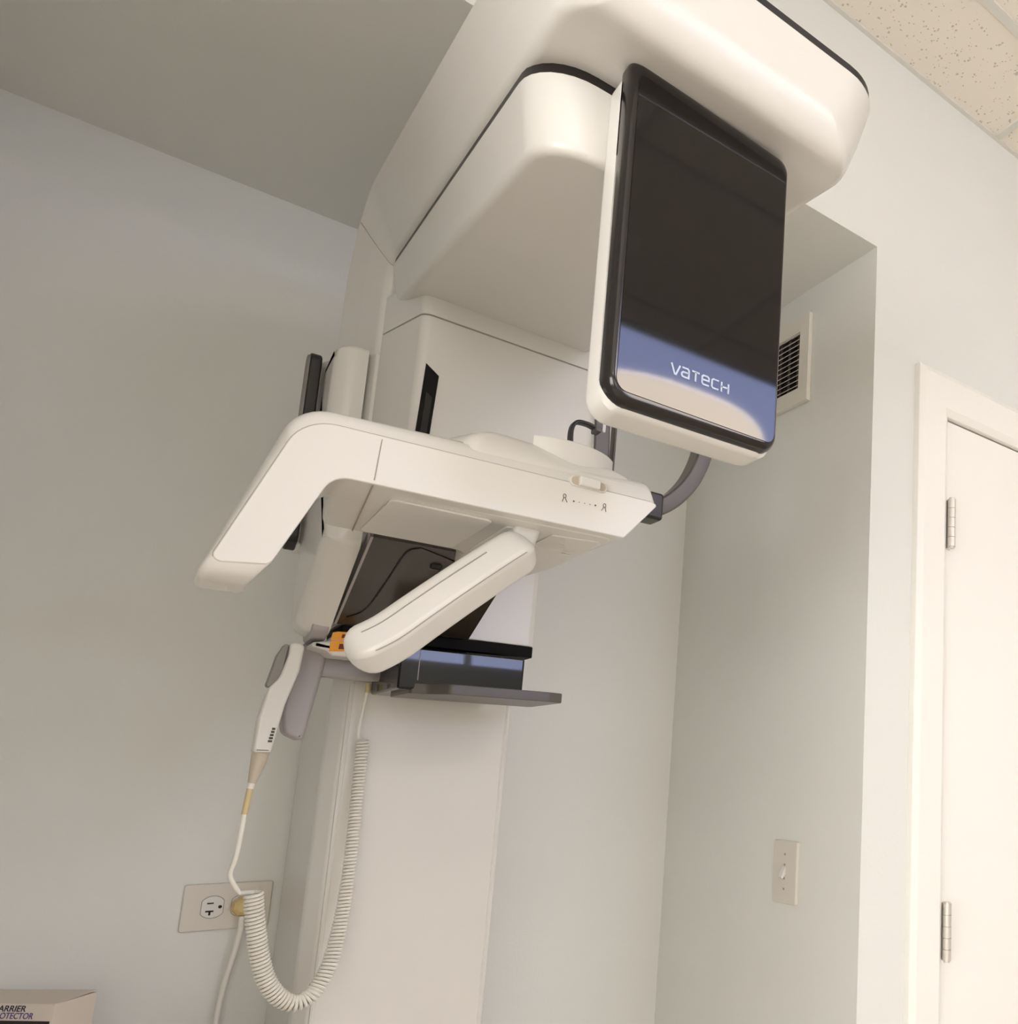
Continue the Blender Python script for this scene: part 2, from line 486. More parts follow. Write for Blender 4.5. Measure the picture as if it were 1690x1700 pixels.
# carriage behind the chin rest ----------------------------------------
b = BM(); slab(b, fillet([(.146, 1.470), (.146, 1.400), (.2005, 1.311), (.25, 1.311), (.25, 1.470)], [.004, .016, .004, .003, .003], 5), 'z', .30, .585, .004)
carriage = build('carriage', b, M['white'], machine)
b = BM(); slab(b, fillet([(.20, 1.470), (.20, 1.345), (.466, 1.345), (.476, 1.352), (.486, 1.470)], [.004, .006, .005, .005, .004], 3), 'z', .186, .40, .002)
build('lower_cover', b, M['white'], carriage)
b = BM(); slab(b, fillet([(.205, 1.470), (.205, 1.347), (.475, 1.347), (.481, 1.470)], [.004] * 4, 3), 'z', .168, .1855, .001)
build('underside_plate', b, M['matte'], carriage, 'black underside plate')
# cheek: side panel with the sloping lower front edge
ck = fillet([(1.455, .585), (1.455, .30), (1.425, .285), (1.425, .192), (1.405, .164), (1.350, .168), (1.290, .205), (1.185, .268), (1.19, .40), (1.305, .42), (1.305, .585)],
            [.004, .01, .02, .04, .03, .03, .05, .01, .01, .01, .01], 6)
b = BM()
loops = []
for k in range(6):
    th = PI / 2 * k / 5
    loops.append([(.150 + .030 * (1 - math.cos(th)), a, c) for a, c in offset(ck, .022 * (1 - math.sin(th)))])
loops = [[(x, a, c) for x, a, c in lp] for lp in loops]
loops.append([(.190, a, c) for a, c in ck])
loft(b, loops); cheek = build('side_cheek', b, M['white'], carriage)
b = BM(); slab(b, fillet([(1.430, .23), (1.430, .188), (1.404, .1575), (1.352, .1615), (1.330, .176), (1.36, .23)], [.01, .02, .03, .02, .01, .01], 5), 'x', .168, .188, .002)
build('cheek_lip', b, M['grey'], cheek, 'grey lip under the cheek')
# black side plate, its lit left face painted as a grey sheet
b = BM(); slab(b, fillet([(1.366, .30), (1.366, .580), (1.404, .588), (1.404, .285)], [.012, .016, .010, .01], 6), 'x', .1275, .1425, .003)
side_plate = build('side_plate', b, M['black'], carriage, 'black side plate')
b = BM(); slab(b, fillet([(1.369, .31), (1.369, .577), (1.402, .585), (1.402, .29)], [.012, .016, .010, .01], 6), 'x', .1255, .1280, .0008)
build('side_plate_cap', b, M['greydark'], side_plate, 'grey cap of the side plate')

# smoked panel sloping up under the chin rest arm
b = BM()
P0, P1 = Vector((1.338, .1845)), Vector((1.150, .273)); n2 = Vector((-(P1 - P0).y, (P1 - P0).x)).normalized()
if n2.y < 0: n2 = -n2
def slope(t, off): q = P0.lerp(P1, t) + n2 * off; return q
loops = []
for t, o1 in ((0, 0), (1, 0)):
    pass
prof = [(.193, 0), (.372, 0), (.372, .018), (.193, .018)]
loft(b, [[(x, slope(t, o).x, slope(t, o).y) for x, o in prof] for t in (0.0, .5, 1.0)])
smoked = build('smoked_panel', b, M['brown'], machine, 'dark smoked panel sloping under the chin rest')
b = BM()
cv = [(.252, .98), (.238, .90), (.231, .55), (.222, .22), (.205, .10)]
pth = smooth_path([(x, slope(t, -.0006).x, slope(t, -.0006).y) for x, t in cv], 8)
tube(b, pth, .0011, 6)
pth = [(x, slope(t, -.0006).x, slope(t, -.0006).y) for x, t in ((.252, .98), (.30, .90), (.37, .87))]
tube(b, pth, .0009, 6)
build('panel_joint', b, M['black'], smoked)
b = BM()
loft(b, [[(x, slope(t, o).x, slope(t, o).y) for x, o in ((.1935, -.001), (.1935, .010), (.1965, .010), (.1965, -.001))] for t in (0, 1)])
build('edge_strip', b, M['grey'], smoked, 'grey edge strip')
b = BM(); c0 = slope(.82, 0); slab(b, fillet([(.272, c0.x + .004), (.286, c0.x + .006), (.286, c0.x - .006), (.272, c0.x - .004)], .003, 3), 'z', c0.y - .004, c0.y + .002, .001)
build('latch', b, M['black'], smoked)

# rotating unit ---------------------------------------------------------
def ztop(y): return .645 + .125 * (y - .66) - .004
def zbot(y): return .566 + .150 * (y - .70)
out_t = rr(.203, .480, .694, 1.312, [.055, .02, .03, .03], 8)
out_b = rr(.214, .470, .700, 1.312, [.055, .02, .03, .03], 8)
def lay(poly, zf, xfix=None):
    return [(x, y, zf(y)) for x, y in poly]
def mid(pa, pb, t): return [(a[0] + (b_[0] - a[0]) * t, a[1] + (b_[1] - a[1]) * t) for a, b_ in zip(pa, pb)]
def narrow(poly):   # the sides lean in more towards the wall
    o = []
    for x, y in poly:
        k = max(0, min(1, (y - .75) / .43)) * max(0, min(1, (1.335 - y) / .12)); o.append((x + (.018 * k - (.010 if y > 1.25 else 0) if x < XC else 0), y))
    return o
pb = narrow(out_b)
b = BM()
loops = [lay(offset(pb, .010), zbot)]
for k in range(1, 5):
    th = PI / 2 * k / 4
    loops.append(lay(offset(pb, .010 * (1 - math.sin(th))), lambda y, th=th: zbot(y) + .010 * (1 - math.cos(th))))
loops.append(lay(out_t, lambda y: ztop(y) - .007))
loft(b, loops)
unit = build('rotating_bridge', b, M['white'], machine)
b = BM(); loft(b, [lay(offset(out_t, .0015), lambda y: ztop(y) - .0068), lay(offset(out_t, .0015), lambda y: ztop(y) + .0005 + (.0045 if y < .8 else .002))])
build('top_plate', b, M['black'], unit, 'black plate between bridge and arm')

# back leg (upper shell, seam, sensor cover with a slot)
def legplan(g=0.0): return fillet([(.2335 + g, 1.200 + g), (.4865 - g, 1.200 + g), (.515 - g, 1.314), (.203 + g, 1.314)], [.014, .014, .004, .004], 5)
b = BM(); slab(b, legplan(), 'z', .6145, .672, 0); build('back_leg', b, M['white'], machine)
b = BM(); slab(b, legplan(.0022), 'z', .6118, .615, 0); build('leg_seam', b, M['seam'], machine)
b = BM(); slab(b, legplan(), 'z', .34, .6122, 0, r0=.006, r1=.001); cover = build('sensor_cover', b, M['white'], machine)
b = BM(); slab(b, [(.2425, .541), (.2600, .528), (.2545, .395), (.2370, .395)], 'y', 1.1985, 1.206); slot = build('sensor_window', b, M['gloss'], cover, 'black slanted sensor window')
b = BM(); slab(b, [(.2468, .50), (.2545, .494), (.2510, .405), (.2436, .405)], 'y', 1.1978, 1.2); build('window_insert', b, M['black'], slot)

# front leg: white housing with the black panel on its front
def hs(x0, x1, z0, z1, y, rad=.020):
    return [(x, y, z) for x, z in rr(x0, x1, z0, z1, rad, 6)]
b = BM()
loops = [hs(.280, .443, .317, .640, .701)]
for k in range(1, 6):
    th = PI / 2 * k / 5; s = 1 - math.sin(th); c = 1 - math.cos(th)
    loops.append(hs(.270 + .010 * s, .4525 - .010 * s,   .307 + .010 * s, .650 - .008 * s, .701 - .014 * c))
loops.append(hs(.270, .4525, .3075, .650, .663))
loops.append(hs(.273, .4495, .312, .648, .657))
loft(b, loops)
# bulge under the housing, deeper in the middle
leg = build('front_leg', b, M['white'], machine)
b = BM()
def pan(s, y): # panel outline inset by s
    ix, it, ib = .006 * s, .019 * s, .007 * s
    q = [(.2700 + ix, .3135 + ib), (.4510 - ix, .3135 + ib), (.4510 - ix, .6405 - it), (.2700 + ix, .6515 - it)]
    o = fillet(q, [.020 - .002 * s, .014, .012, .012], 7)
    # gently bowed lower edge
    return [(x, y + .0, z - .0045 * math.cos(PI * (x - .3605) / .181) * max(0, 1 - (z - .3135) / .05)) for x, z in o]
loops = [pan(.3, .6695), pan(0, .666), pan(0, .6565)]
for k in range(1, 8):
    th = PI / 2 * k / 7
    loops.append(pan(1 - math.cos(th), .6565 - .012 * math.sin(th)))
loft(b, loops)
panel = build('front_panel', b, M['rim'], machine, 'glossy black front panel rim', angle=50)
b = BM()
q = fillet([(.2775, .3235), (.4448, .3215), (.4448, .6205), (.2775, .6315)], [.010, .008, .006, .006], 6)
q = [(x, z - .0045 * math.cos(PI * (x - .3605) / .181) * max(0, 1 - (z - .3220) / .05)) for x, z in q]
slab(b, q, 'y', .6438, .6456)
screen = build('glass_cover', b, M['panel'], panel, 'glossy black cover bearing the maker name', flat=True)

# the maker's name in thin silver strokes
def strokes(bm, lines, w, place, depth=.0004):
    for ln in lines:
        P = [Vector(p) for p in ln]; n = len(P); L = []; Rr_ = []
        closed = (P[0] - P[-1]).length < 1e-6
        if closed: P = P[:-1]; n -= 1
        for i in range(n):
            a = P[i - 1] if (i > 0 or closed) else None; c = P[(i + 1) % n] if (i < n - 1 or closed) else None
            e1 = (P[i] - a).normalized() if a is not None else (c - P[i]).normalized()
            e2 = (c - P[i]).normalized() if c is not None else e1
            m = (Vector((-e1.y, e1.x)) + Vector((-e2.y, e2.x)))
            m.normalize(); k = max(.4, m.dot(Vector((-e1.y, e1.x))))
            L.append(P[i] + m * (w / 2 / k)); Rr_.append(P[i] - m * (w / 2 / k))
        rng = range(n if closed else n - 1)
        for i in rng:
            j = (i + 1) % n
            qd = [L[i], L[j], Rr_[j], Rr_[i]]
            fr = [bm.verts.new(place(p.x, p.y, 0)) for p in qd]; bk = [bm.verts.new(place(p.x, p.y, depth)) for p in qd]
            bm.faces.new(fr); bm.faces.new(bk[::-1])
            for t in range(4):
                u = (t + 1) % 4; bm.faces.new((fr[t], bk[t], bk[u], fr[u]))
LOGO = {
    'v': [[(0, 1), (.36, .02), (.50, .02), (.88, 1)]],
    'a': [[(.05, .95), (.62, .95), (.75, .82), (.75, .05), (.15, .05), (.03, .16), (.03, .40), (.15, .52), (.72, .52)]],
    't': [[(0, .95), (.80, .95)], [(.40, .95), (.40, 0)]],
    'e': [[(.80, .05), (.18, .05), (.04, .18), (.04, .82), (.18, .95), (.62, .95), (.76, .82), (.76, .52), (.08, .52)]],
    'c': [[(.78, .05), (.18, .05), (.04, .18), (.04, .82), (.18, .95), (.78, .95)]],
    'h': [[(.04, 0), (.04, 1)], [(.80, 0), (.80, 1)], [(.04, .52), (.80, .52)]],
}
b = BM(); x = 0; lines = []
for ch in 'vatech':
    for ln in LOGO[ch]: lines.append([(x + p[0], p[1]) for p in ln])
    x += 1.06
Wd = x - .24; sx = .0612 / Wd; sz = .0098
strokes(b, [[(p[0] * sx, p[1] * sz) for p in ln] for ln in lines], .0017, lambda u, v, d: (.3283 + u, .64345 + d, .3545 + v))
build('maker_name', b, M['logo'], screen, 'silver lettering vatech', flat=True)

# chin rest arm: bar with a hanging hand grip at its left end -----------------
RB = [.010, .040, .006, .008, .022, .006, .006]
barp = fillet([(.4350, .3440), (.0800, .3270), (.0225, .1490), (.0610, .1490), (.1120, .2600), (.403, .2620), (.4430, .3120)], RB, 8)
outer_f = fillet([(.4350, .3135), (.0835, .3090), (.0300, .1620), (.0735, .1670), (.1120, .2600), (.403, .2620), (.4430, .3110)], RB, 8)
b = BM()
L = [[(x, .8790, z) for x, z in offset(outer_f, .0012)], [(x, .8796, z) for x, z in offset(outer_f, .0003)], [(x, .8808, z) for x, z in outer_f]]
for t in (.25, .5, .75, 1.0):
    m_ = mid(outer_f, barp, math.sin(t * PI / 2)); L.append([(x, .8815 + .026 * (1 - math.cos(t * PI / 2)), z) for x, z in m_])
L.append([(x, .950, z) for x, z in barp])
for k in range(1, 5):
    th = PI / 2 * k / 4; L.append([(x, .950 + .005 * math.sin(th), z) for x, z in offset(barp, .005 * (1 - math.cos(th)))])
loft(b, L)
bar = build('chin_rest_arm', b, M['white'], machine, 'white chin rest arm with hanging left grip', angle=45)
# parting line along the front
b = BM()
i_tl = 9      # the outline starts with the top right corner, then the top left corner, then the grip's foot
run = outer_f[8:9 + 9 + 4]
tube(b, [(x, .8806, z) for x, z in run], .0006, 6)
vx = .1475
tube(b, [(vx + .0012, .9085, .3310), (vx + .001, .890, .324), (vx + .0006, .8818, .3100), (vx, .8793, .3060), (vx - .0025, .8788, .2640)], .0006, 6)
tube(b, [(vx - .0025, .8825, .2597), (.163, 1.082, .2597)], .0007, 6)
build('parting_line', b, M['seam'], bar)

# body behind the bar that reaches back to the carriage
plan = fillet([(.112, .900), (.4025, .890), (.404, 1.10), (.392, 1.20), (.350, 1.232), (.300, 1.20), (.285, 1.088), (.132, 1.085)],
              [.01, .02, .05, .05, .05, .05, .02, .01], 6)
def grow(poly, k): return offset(poly, -k)
b = BM()
loops = [[(x, y, .2605) for x, y in offset(plan, .005)], [(x, y, .2615) for x, y in offset(plan, .003)], [(x, y, .266) for x, y in offset(plan, .0008)], [(x, y, .275) for x, y in plan],
         [(x, y, .318) for x, y in plan], [(x, y, .326) for x, y in offset(plan, .002)], [(x, y, .330) for x, y in offset(plan, .005)]]
loft(b, loops)
body = build('chin_rest_body', b, M['white'], machine)
b = BM(); slab(b, rr(.168, .268, .915, 1.070, .008), 'z', .2580, .2607, .001); build('underside_cover', b, M['white2'], body)
b = BM(); slab(b, fillet([(.285, .925), (.312, .930), (.330, 1.06), (.287, 1.075)], .006, 3), 'z', .2585, .2607, .001); build('underside_cover', b, M['white2'], body)
b = BM()
for px in range(3): box(b, .352 + .012 * px, .362 + .012 * px, .955 + .02 * px, .958 + .02 * px, .2590, .2606)
slab(b, fillet([(.335, .925), (.392, .912), (.395, .945), (.375, .985), (.335, .99)], .006, 3), 'z', .2592, .2607, .0006)
build('underside_recess', b, M['white2'], body)
# end shoulder, the raised housing of the slider at the right
sh = fillet([(.200, .940), (.225, .884), (.430, .884), (.439, .900), (.428, .985), (.36, 1.06), (.26, 1.06), (.215, 1.0)], [.03, .02, .01, .01, .03, .05, .05, .03], 6)
b = BM()
shp = []
scx, scy = .315, .955
for z, k in ((.300, 1), (.318, 1), (.329, .975), (.339, .92), (.348, .83), (.355, .70), (.360, .52), (.362, .28)):
    shp.append([(scx + (x - scx) * k, scy + (y - scy) * k, z - .11 * max(0, scx + (x - scx) * k - .34) * (z > .33)) for x, y in sh])
loft(b, shp); shoulder = build('chin_rest_shoulder', b, M['white'], body, angle=60)
# chin cup: raised ring wall
b = BM()
cxn, cyn = .343, .955
def ring(r0, r1, z0, z1, a0, a1, n=28):
    loops = []
    for k in range(n + 1):
        a = a0 + (a1 - a0) * k / n; ca, sa = math.cos(a), math.sin(a)
        pr_ = fillet([(r0, z0), (r1, z0), (r1, z1), (r0, z1)], [.0005, .0005, .002, .002], 3)
        loops.append([(cxn + r * ca * 1.12, cyn + r * sa, z) for r, z in pr_])
    return loops
loft(b, ring(.0560, .0620, .33, .3660, -2.25, -.62)); cup = build('chin_cup', b, M['white2'], body)
b = BM(); slab(b, [(cxn + .054 * math.cos(2 * PI * k / 40) * 1.12, cyn + .054 * math.sin(2 * PI * k / 40)) for k in range(40)], 'z', .335, .357, .004)
build('cup_floor', b, M['white2'], cup)
# slider in its recess with the marks below
b = BM(); slab(b, rr(.3330, .3770, .3085, .3205, .005, 5), 'y', .8770, .8840, .0008); sl = build('slider_recess', b, M['white2'], bar)
b = BM(); slab(b, rr(.3350, .3750, .3098, .3195, .0045, 5), 'y', .8764, .8770); build('slider_slot', b, M['beige'], sl)
b = BM(); slab(b, rr(.3425, .3665, .3090, .3200, .002, 4), 'y', .8700, .8765, .0015); build('slider_knob', b, M['white'], sl)
b = BM()
def place(u, v, d): return (.3275 + u, .87845 + d, .2865 + v)
def person(x, s):
    head = [(x + s * (.0019 + .0016 * math.cos(t)), .0080 + .0022 * math.sin(t)) for t in [2 * PI * k / 10 for k in range(11)]]
    return [head, [(x + s * .0010, .0060), (x - s * .0004, .0008)], [(x + s * .0026, .0062), (x + s * .0034, .0040), (x + s * .0052, .0012)]]
strokes(b, person(0, 1) + person(.0505, -1) , .00055, place)
for k, r in enumerate((.0010, .00055, .00055, .00055, .0010)):
    c = (.0125 + .0063 * k, .0042 + .0003 * k)
    vs = [b.verts.new(place(c[0] + r * math.cos(2 * PI * t / 10), c[1] + r * math.sin(2 * PI * t / 10), 0)) for t in range(10)]
    b.faces.new(vs)
build('slider_marks', b, M['mark'], bar, 'small printed head symbols and dots', flat=True)

# bite hook, temple supports
ho = rr(-.0052, .0052, -.0022, .0022, .0015, 3)
b = BM(); sweep(b, smooth_path([(.357, .95, .335), (.3575, .95, .375), (.3570, .95, .402), (.3625, .95, .4135), (.375, .95, .4155), (.3865, .95, .4135)], 8), ho, side=(0, 1, 0))
hook = build('bite_hook', b, M['black'], machine, 'black bite hook above the chin cup')
b = BM(); box(b, .3845, .3925, .942, .958, .4075, .4145, .0015, 2); build('hook_tip', b, M['temple'], hook)
to = fillet([(-.0125, -.003), (.0125, -.003), (.0125, .003), (-.0125, .003)], .0022, 3)
b = BM(); sweep(b, smooth_path([(.447, .94, .318), (.4655, .94, .3235), (.492, .94, .3435), (.5155, .94, .3745), (.531, .94, .4135), (.5375, .94, .452), (.538, .94, .49), (.533, .94, .525)], 8), fillet([(-.014, -.0105), (.014, -.0105), (.014, .0105), (-.014, .0105)], .003, 3), side=(0, 1, 0))
t1 = build('temple_support', b, M['temple'], machine, 'dark curved temple support on the right')
b = BM(); box(b, .440, .474, .924, .956, .3085, .344, .004, 3); build('temple_joint', b, M['black'], t1, 'black joint of the temple support')
b = BM()
def band(x0, x1, z0, z1, y): box(b, x0, x1, y, y + .006, z0, z1)
pth = smooth_path([(.4345, 1.03, .330), (.4325, 1.03, .380), (.430, 1.03, .43), (.4285, 1.03, .48), (.430, 1.03, .53)], 8)
sweep(b, pth, fillet([(-.0105, -.003), (.0105, -.003), (.0105, .003), (-.0105, .003)], .002, 3), side=(1, 0, 0))
t2 = build('temple_support', b, M['temple'], machine, 'dark upright temple support behind the chin cup')
b = BM(); slab(b, rr(.4285, .4325, .445, .50, .002, 4), 'y', 1.0262, 1.0275); build('slot', b, M['white2'], t2)
b = BM(); box(b, .4432, .4465, 1.020, 1.034, .335, .52, .0012, 2); build('side_rib', b, M['temple'], t2)

# lower hand grip under the arm ------------------------------------------
def rot2(P, a): return [(x * math.cos(a) - y * math.sin(a), x * math.sin(a) + y * math.cos(a)) for x, y in P]
GA = math.radians(38)
go = rot2(fillet([(-.0215, -.0225), (.0215, -.0225), (.0215, .0225), (-.0215, .0225)], [.012, .012, .012, .0075], 6), GA)
gpath = smooth_path([(.3130, .925, .2440), (.290, .926, .2240), (.262, .928, .1975), (.236, .930, .1722), (.210, .932, .1462), (.182, .934, .1185), (.1505, .936, .0965)], 8)
n = len(gpath); scl = []
tot = [0]
for i in range(1, n): tot.append(tot[-1] + (gpath[i] - gpath[i - 1]).length)
def endscale(s, L, r):
    d = min(s, L - s)
    return 1 if d > r else max(.04, math.sqrt(max(0, 1 - (1 - d / r) ** 2)))
# extra stations near both ends for the rounded tips
def resample(P, ss):
    T = [0]
    for i in range(1, len(P)): T.append(T[-1] + (P[i] - P[i - 1]).length)
    out = []
    for s in ss:
        s = max(0, min(T[-1], s)); i = 1
        while i < len(T) - 1 and T[i] < s: i += 1
        t = (s - T[i - 1]) / max(1e-9, T[i] - T[i - 1]); out.append(P[i - 1].lerp(P[i], t))
    return out
Lg = tot[-1]; ee = [0, .001, .003, .006, .010, .015, .020]
ss = ee + [.02 + (Lg - .04) * k / 24 for k in range(1, 24)] + [Lg - e for e in ee[::-1]]
gp = resample(gpath, ss)
b = BM(); sweep(b, gp, go, side=(0, 1, 0), scale=[endscale(s, Lg, .021) for s in ss])
grip = build('hand_grip', b, M['white'], machine, 'white slanted hand grip below the chin rest', angle=60)
b = BM()
T, N = frames(gp)
for a_, b_, i0 in ((-.0208, .0218, 6), (-.0220, -.0050, 10)):
    (a_, b_), = rot2([(a_, b_)], GA); pts = []
    for i in range(i0, len(gp) - 6):
        s = Vector((0, 1, 0)); s = (s - T[i] * s.dot(T[i])).normalized(); nn = T[i].cross(s)
        pts.append(gp[i] + s * a_ + nn * b_)
    tube(b, pts, .0006, 6)
build('parting_line', b, M['seam'], grip)
b = BM(); sweep(b, [(.300, .935, .236), (.308, .938, .262)], fillet([(-.018, -.014), (.018, -.014), (.018, .014), (-.018, .014)], .006, 4), side=(0, 1, 0))
build('grip_stem', b, M['white2'], grip)

# black accessory tray under the carriage --------------------------------
b = BM(); box(b, .2735, .4480, 1.300, 1.475, .0975, .1600, .004, 4)
tray = build('accessory_tray', b, M['gloss'], machine, 'glossy black accessory tray under the carriage')
b = BM(); slab(b, fillet([(.2900, 1.302), (.3120, 1.294), (.3350, 1.266), (.475, 1.262), (.499, 1.268), (.505, 1.42), (.2900, 1.42)], [.006, .015, .01, .006, .006, .01, .004], 4), 'z', .0925, .1075, .0012)
build('tray_shelf', b, M['temple'], tray, 'dark grey shelf lip of the tray')
b = BM(); tube(b, [(.2985, 1.2997, .112), (.2985, 1.2997, .156)], .0007, 6); build('tray_joint', b, M['grey'], tray)

# grey switch holder with its bracket on the column ------------------------
b = BM()
slab(b, fillet([(.1865, .1655), (.1680, .1600), (.1560, .110), (.1530, .060), (.1580, .030), (.1760, .0210), (.1830, .0225), (.1960, .118), (.1990, .1620)], [.008, .012, .05, .04, .014, .004, .003, .02, .006], 6), 'y', 1.395, 1.436, .006)
holder = build('switch_holder', b, M['grey'], machine, 'grey holder for the hand switch')
b = BM(); sweep(b, smooth_path([(.190, 1.418, .131), (.215, 1.420, .130), (.250, 1.424, .130), (.275, 1.434, .132), (.286, 1.455, .134), (.287, 1.476, .135)], 6), fillet([(-.016, -.013), (.016, -.013), (.016, .013), (-.016, .013)], .007, 4), side=(0, 0, 1))
build('holder_bracket', b, M['grey'], holder)

# laser unit with the orange warning labels
b = BM(); slab(b, fillet([(0.1720, .150), (0.1900, .146), (0.1960, .140), (0.2420, .140), (0.2460, .1665), (0.2300, .1745), (0.2020, .1745), (0.1900, .1600), (0.1720, .1560)], [.003, .006, .006, .006, .01, .01, .012, .008, .003], 5), 'y', 1.342, 1.40, .006)
laser = build('laser_unit', b, M['white'], machine)
b = BM(); slab(b, [(0.1925, .1605), (0.2210, .1650), (0.2220, .1755), (0.2000, .1740), (0.1940, .1720)], 'y', 1.3405, 1.3422); slab(b, [(0.1925, .1450), (0.2205, .1485), (0.2210, .1640), (0.1925, .1595)], 'y', 1.3405, 1.3422)
lab = build('warning_label', b, M['orange'], laser, 'orange warning labels', flat=True)
b = BM(); slab(b, [(0.2050, .1655), (0.2180, .1672), (0.2185, .1718), (0.2055, .1708)], 'y', 1.3398, 1.3406); slab(b, [(0.2030, .1492), (0.2160, .1506), (0.2165, .1582), (0.2035, .1568)], 'y', 1.3398, 1.3406)
build('label_text_block', b, M['red'], lab, 'dark red block of the label', flat=True)

# ------------------------------------------------------------------ exposure hand switch with coiled cord
KS = .966
sw = empty('exposure_switch', (.145, 1.370, .06), 0, 'white exposure hand switch with coiled cord, hanging in the grey holder', 'hand switch')
swp = fillet([(.1535, .1600), (.1715, .1600), (.1690, .120), (.1570, .070), (.1480, .0020), (.1275, .0020), (.1285, .050), (.1350, .0920), (.1460, .108), (.1530, .140)],
             [.006, .008, .03, .03, .003, .003, .03, .012, .03, .03], 6)
def ks(p): return [(x * KS, z * KS) for x, z in p]
b = BM(); slab(b, ks(swp), 'y', 1.354, 1.386, .004); build('body', b, M['white'], sw)
b = BM(); slab(b, ks(fillet([(.1475, .1560), (.1525, .1560), (.1480, .108), (.1360, .0930), (.1325, .0960), (.1405, .140)], [.002, .002, .01, .006, .004, .01], 5)), 'y', 1.3575, 1.3825, .0015); gr = build('rubber_grip', b, M['greydark'], sw, 'grey rubber finger grip')
b = BM(); slab(b, ks(fillet([(.1410, .1330), (.1495, .1370), (.1480, .1275), (.1385, .1215)], .002, 3)), 'y', 1.3615, 1.3785, .0008); build('trigger', b, M['black'], gr, 'dark trigger button')
b = BM()
for k in range(5): box(b, .1405 - .0007 * k, .1440 - .0004 * k, 1.3532, 1.3545, .0330 - .0042 * k, .0358 - .0042 * k)
build('print_mark', b, M['mark'], sw, 'small dark print on the switch', flat=True)
b = BM(); tube(b, [(0.1331, 1.3700, 0.0034), (0.1320, 1.3700, -0.0097), (0.1280, 1.3700, -0.0386)], [.0102, .0090, .0046], 16); build('strain_relief', b, M['beige'], sw, 'beige tapered strain relief')
b = BM(); tube(b, [(0.1277, 1.3700, -0.0391), (0.1270, 1.3700, -0.0459)], .0042, 14); build('collar', b, M['cord'], sw)
b = BM(); tube(b, [(0.1269, 1.3700, -0.0454), (0.1246, 1.3700, -0.0797)], .0036, 12); build('sleeve', b, M['tan'], sw, 'tan cord sleeve')
cordpts = smooth_path([(.1246, 1.370, -.0792), (.1240, 1.371, -.102), (.1225, 1.376, -.137), (.1200, 1.385, -.160), (.1330, 1.392, -.184)], 8)
# coil: helix round a hanging loop
axis = smooth_path([(.1490, 1.394, -.186), (.1545, 1.395, -.220), (.1650, 1.397, -.268), (.1770, 1.399, -.303), (.1945, 1.401, -.328), (.2150, 1.404, -.339), (.2350, 1.409, -.329),
                    (.2500, 1.415, -.300), (.2590, 1.423, -.258), (.2645, 1.432, -.200), (.2670, 1.442, -.130), (.2680, 1.452, -.060), (.2685, 1.457, .000), (.2680, 1.457, .026)], 30)
def helix(P, turns, ra, rb, spt=12):
    T = [0]
    for i in range(1, len(P)): T.append(T[-1] + (P[i] - P[i - 1]).length)
    L = T[-1]; n = int(turns * spt); C = resample(P, [L * k / n for k in range(n + 1)])
    T_, N_ = frames(C); out = []
    for k in range(n + 1):
        u = k / n; r = ra + (rb - ra) * min(1, max(0, (u - .35) / .3)); a = 2 * PI * k / spt
        bn = T_[k].cross(N_[k]); out.append(C[k] + (N_[k] * math.cos(a) + bn * math.sin(a)) * r)
    return out
hx = helix(axis, 112, .0098, .0068)
b = BM(); tube(b, hx, .0021, 6); build('coiled_cord', b, M['cord'], sw)
b = BM(); tube(b, list(cordpts) + [hx[0]], .0030, 10); build('straight_cord', b, M['cord'], sw)
b = BM()
tail = smooth_path([hx[-1], (.2610, 1.459, .034), (.2620, 1.459, .060), (.2640, 1.455, .088), (.2652, 1.453, .106)], 8)
tube(b, tail, .0022, 8); build('straight_cord', b, M['cord'], sw)
b = BM(); tube(b, [(.2650, 1.453, .099), (.2655, 1.453, .1130)], .0034, 10); build('cord_ferrule', b, M['tan'], sw, 'tan ferrule under the bracket')

# ------------------------------------------------------------------ wall outlet and plug
wo = empty('wall_outlet', (.1505, YB, -.2465), 0, 'horizontal ivory outlet plate on the back wall, left of the column', 'outlet')
b = BM(); slab(b, rr(-.0585, .0585, -.0368, .0368, .004, 4), 'y', -.0058, -.0002, 0, r0=.0022); build('cover_plate', b, M['ivory'], wo, local=True)
def recep(cx, plugged):
    b = BM(); pl = []
    for k in range(40):
        a = 2 * PI * k / 40; pl.append((cx + max(-.0142, min(.0142, .0172 * math.cos(a))), .0172 * math.sin(a)))
    ring_ = [(x, z) for x, z in pl]
    slab(b, [(cx + (x - cx) * 1.055, z * 1.055) for x, z in ring_], 'y', -.0061, -.0058); build('receptacle_gap', b, M['seam'], wo, local=True, flat=True)
    b = BM(); slab(b, ring_, 'y', -.0078, -.0055, 0, r0=.0008, seg=2); r_ = build('receptacle', b, M['white2'], wo, local=True)
    if not plugged:
        b = BM(); y0, y1 = -.0081, -.0077
        box(b, cx - .0075, cx + .0010, y0, y1, .0052, .0074)
        box(b, cx - .0085, cx + .0020, y0, y1, -.0075, -.0050); box(b, cx - .0042, cx - .0015, y0, y1, -.0125, -.0050)
        slab(b, [(cx + .0098 + .0026 * math.cos(2 * PI * k / 14), .0026 * math.sin(2 * PI * k / 14)) for k in range(14)], 'y', y0, y1)
        o = build('slot', b, M['hole'], wo, 'dark plug slots', local=True, flat=True)
recep(-.0195, False); recep(.0195, True)
b = BM(); slab(b, [(.0025 * math.cos(2 * PI * k / 14), .0025 * math.sin(2 * PI * k / 14)) for k in range(14)], 'y', -.0072, -.0058); build('screw', b, M['steel'], wo, local=True)
pg = empty('power_plug', (.170, YB - .0085, -.2470), 0, 'yellowed round power plug with white cord, in the right socket', 'plug')
b = BM()
lp = []
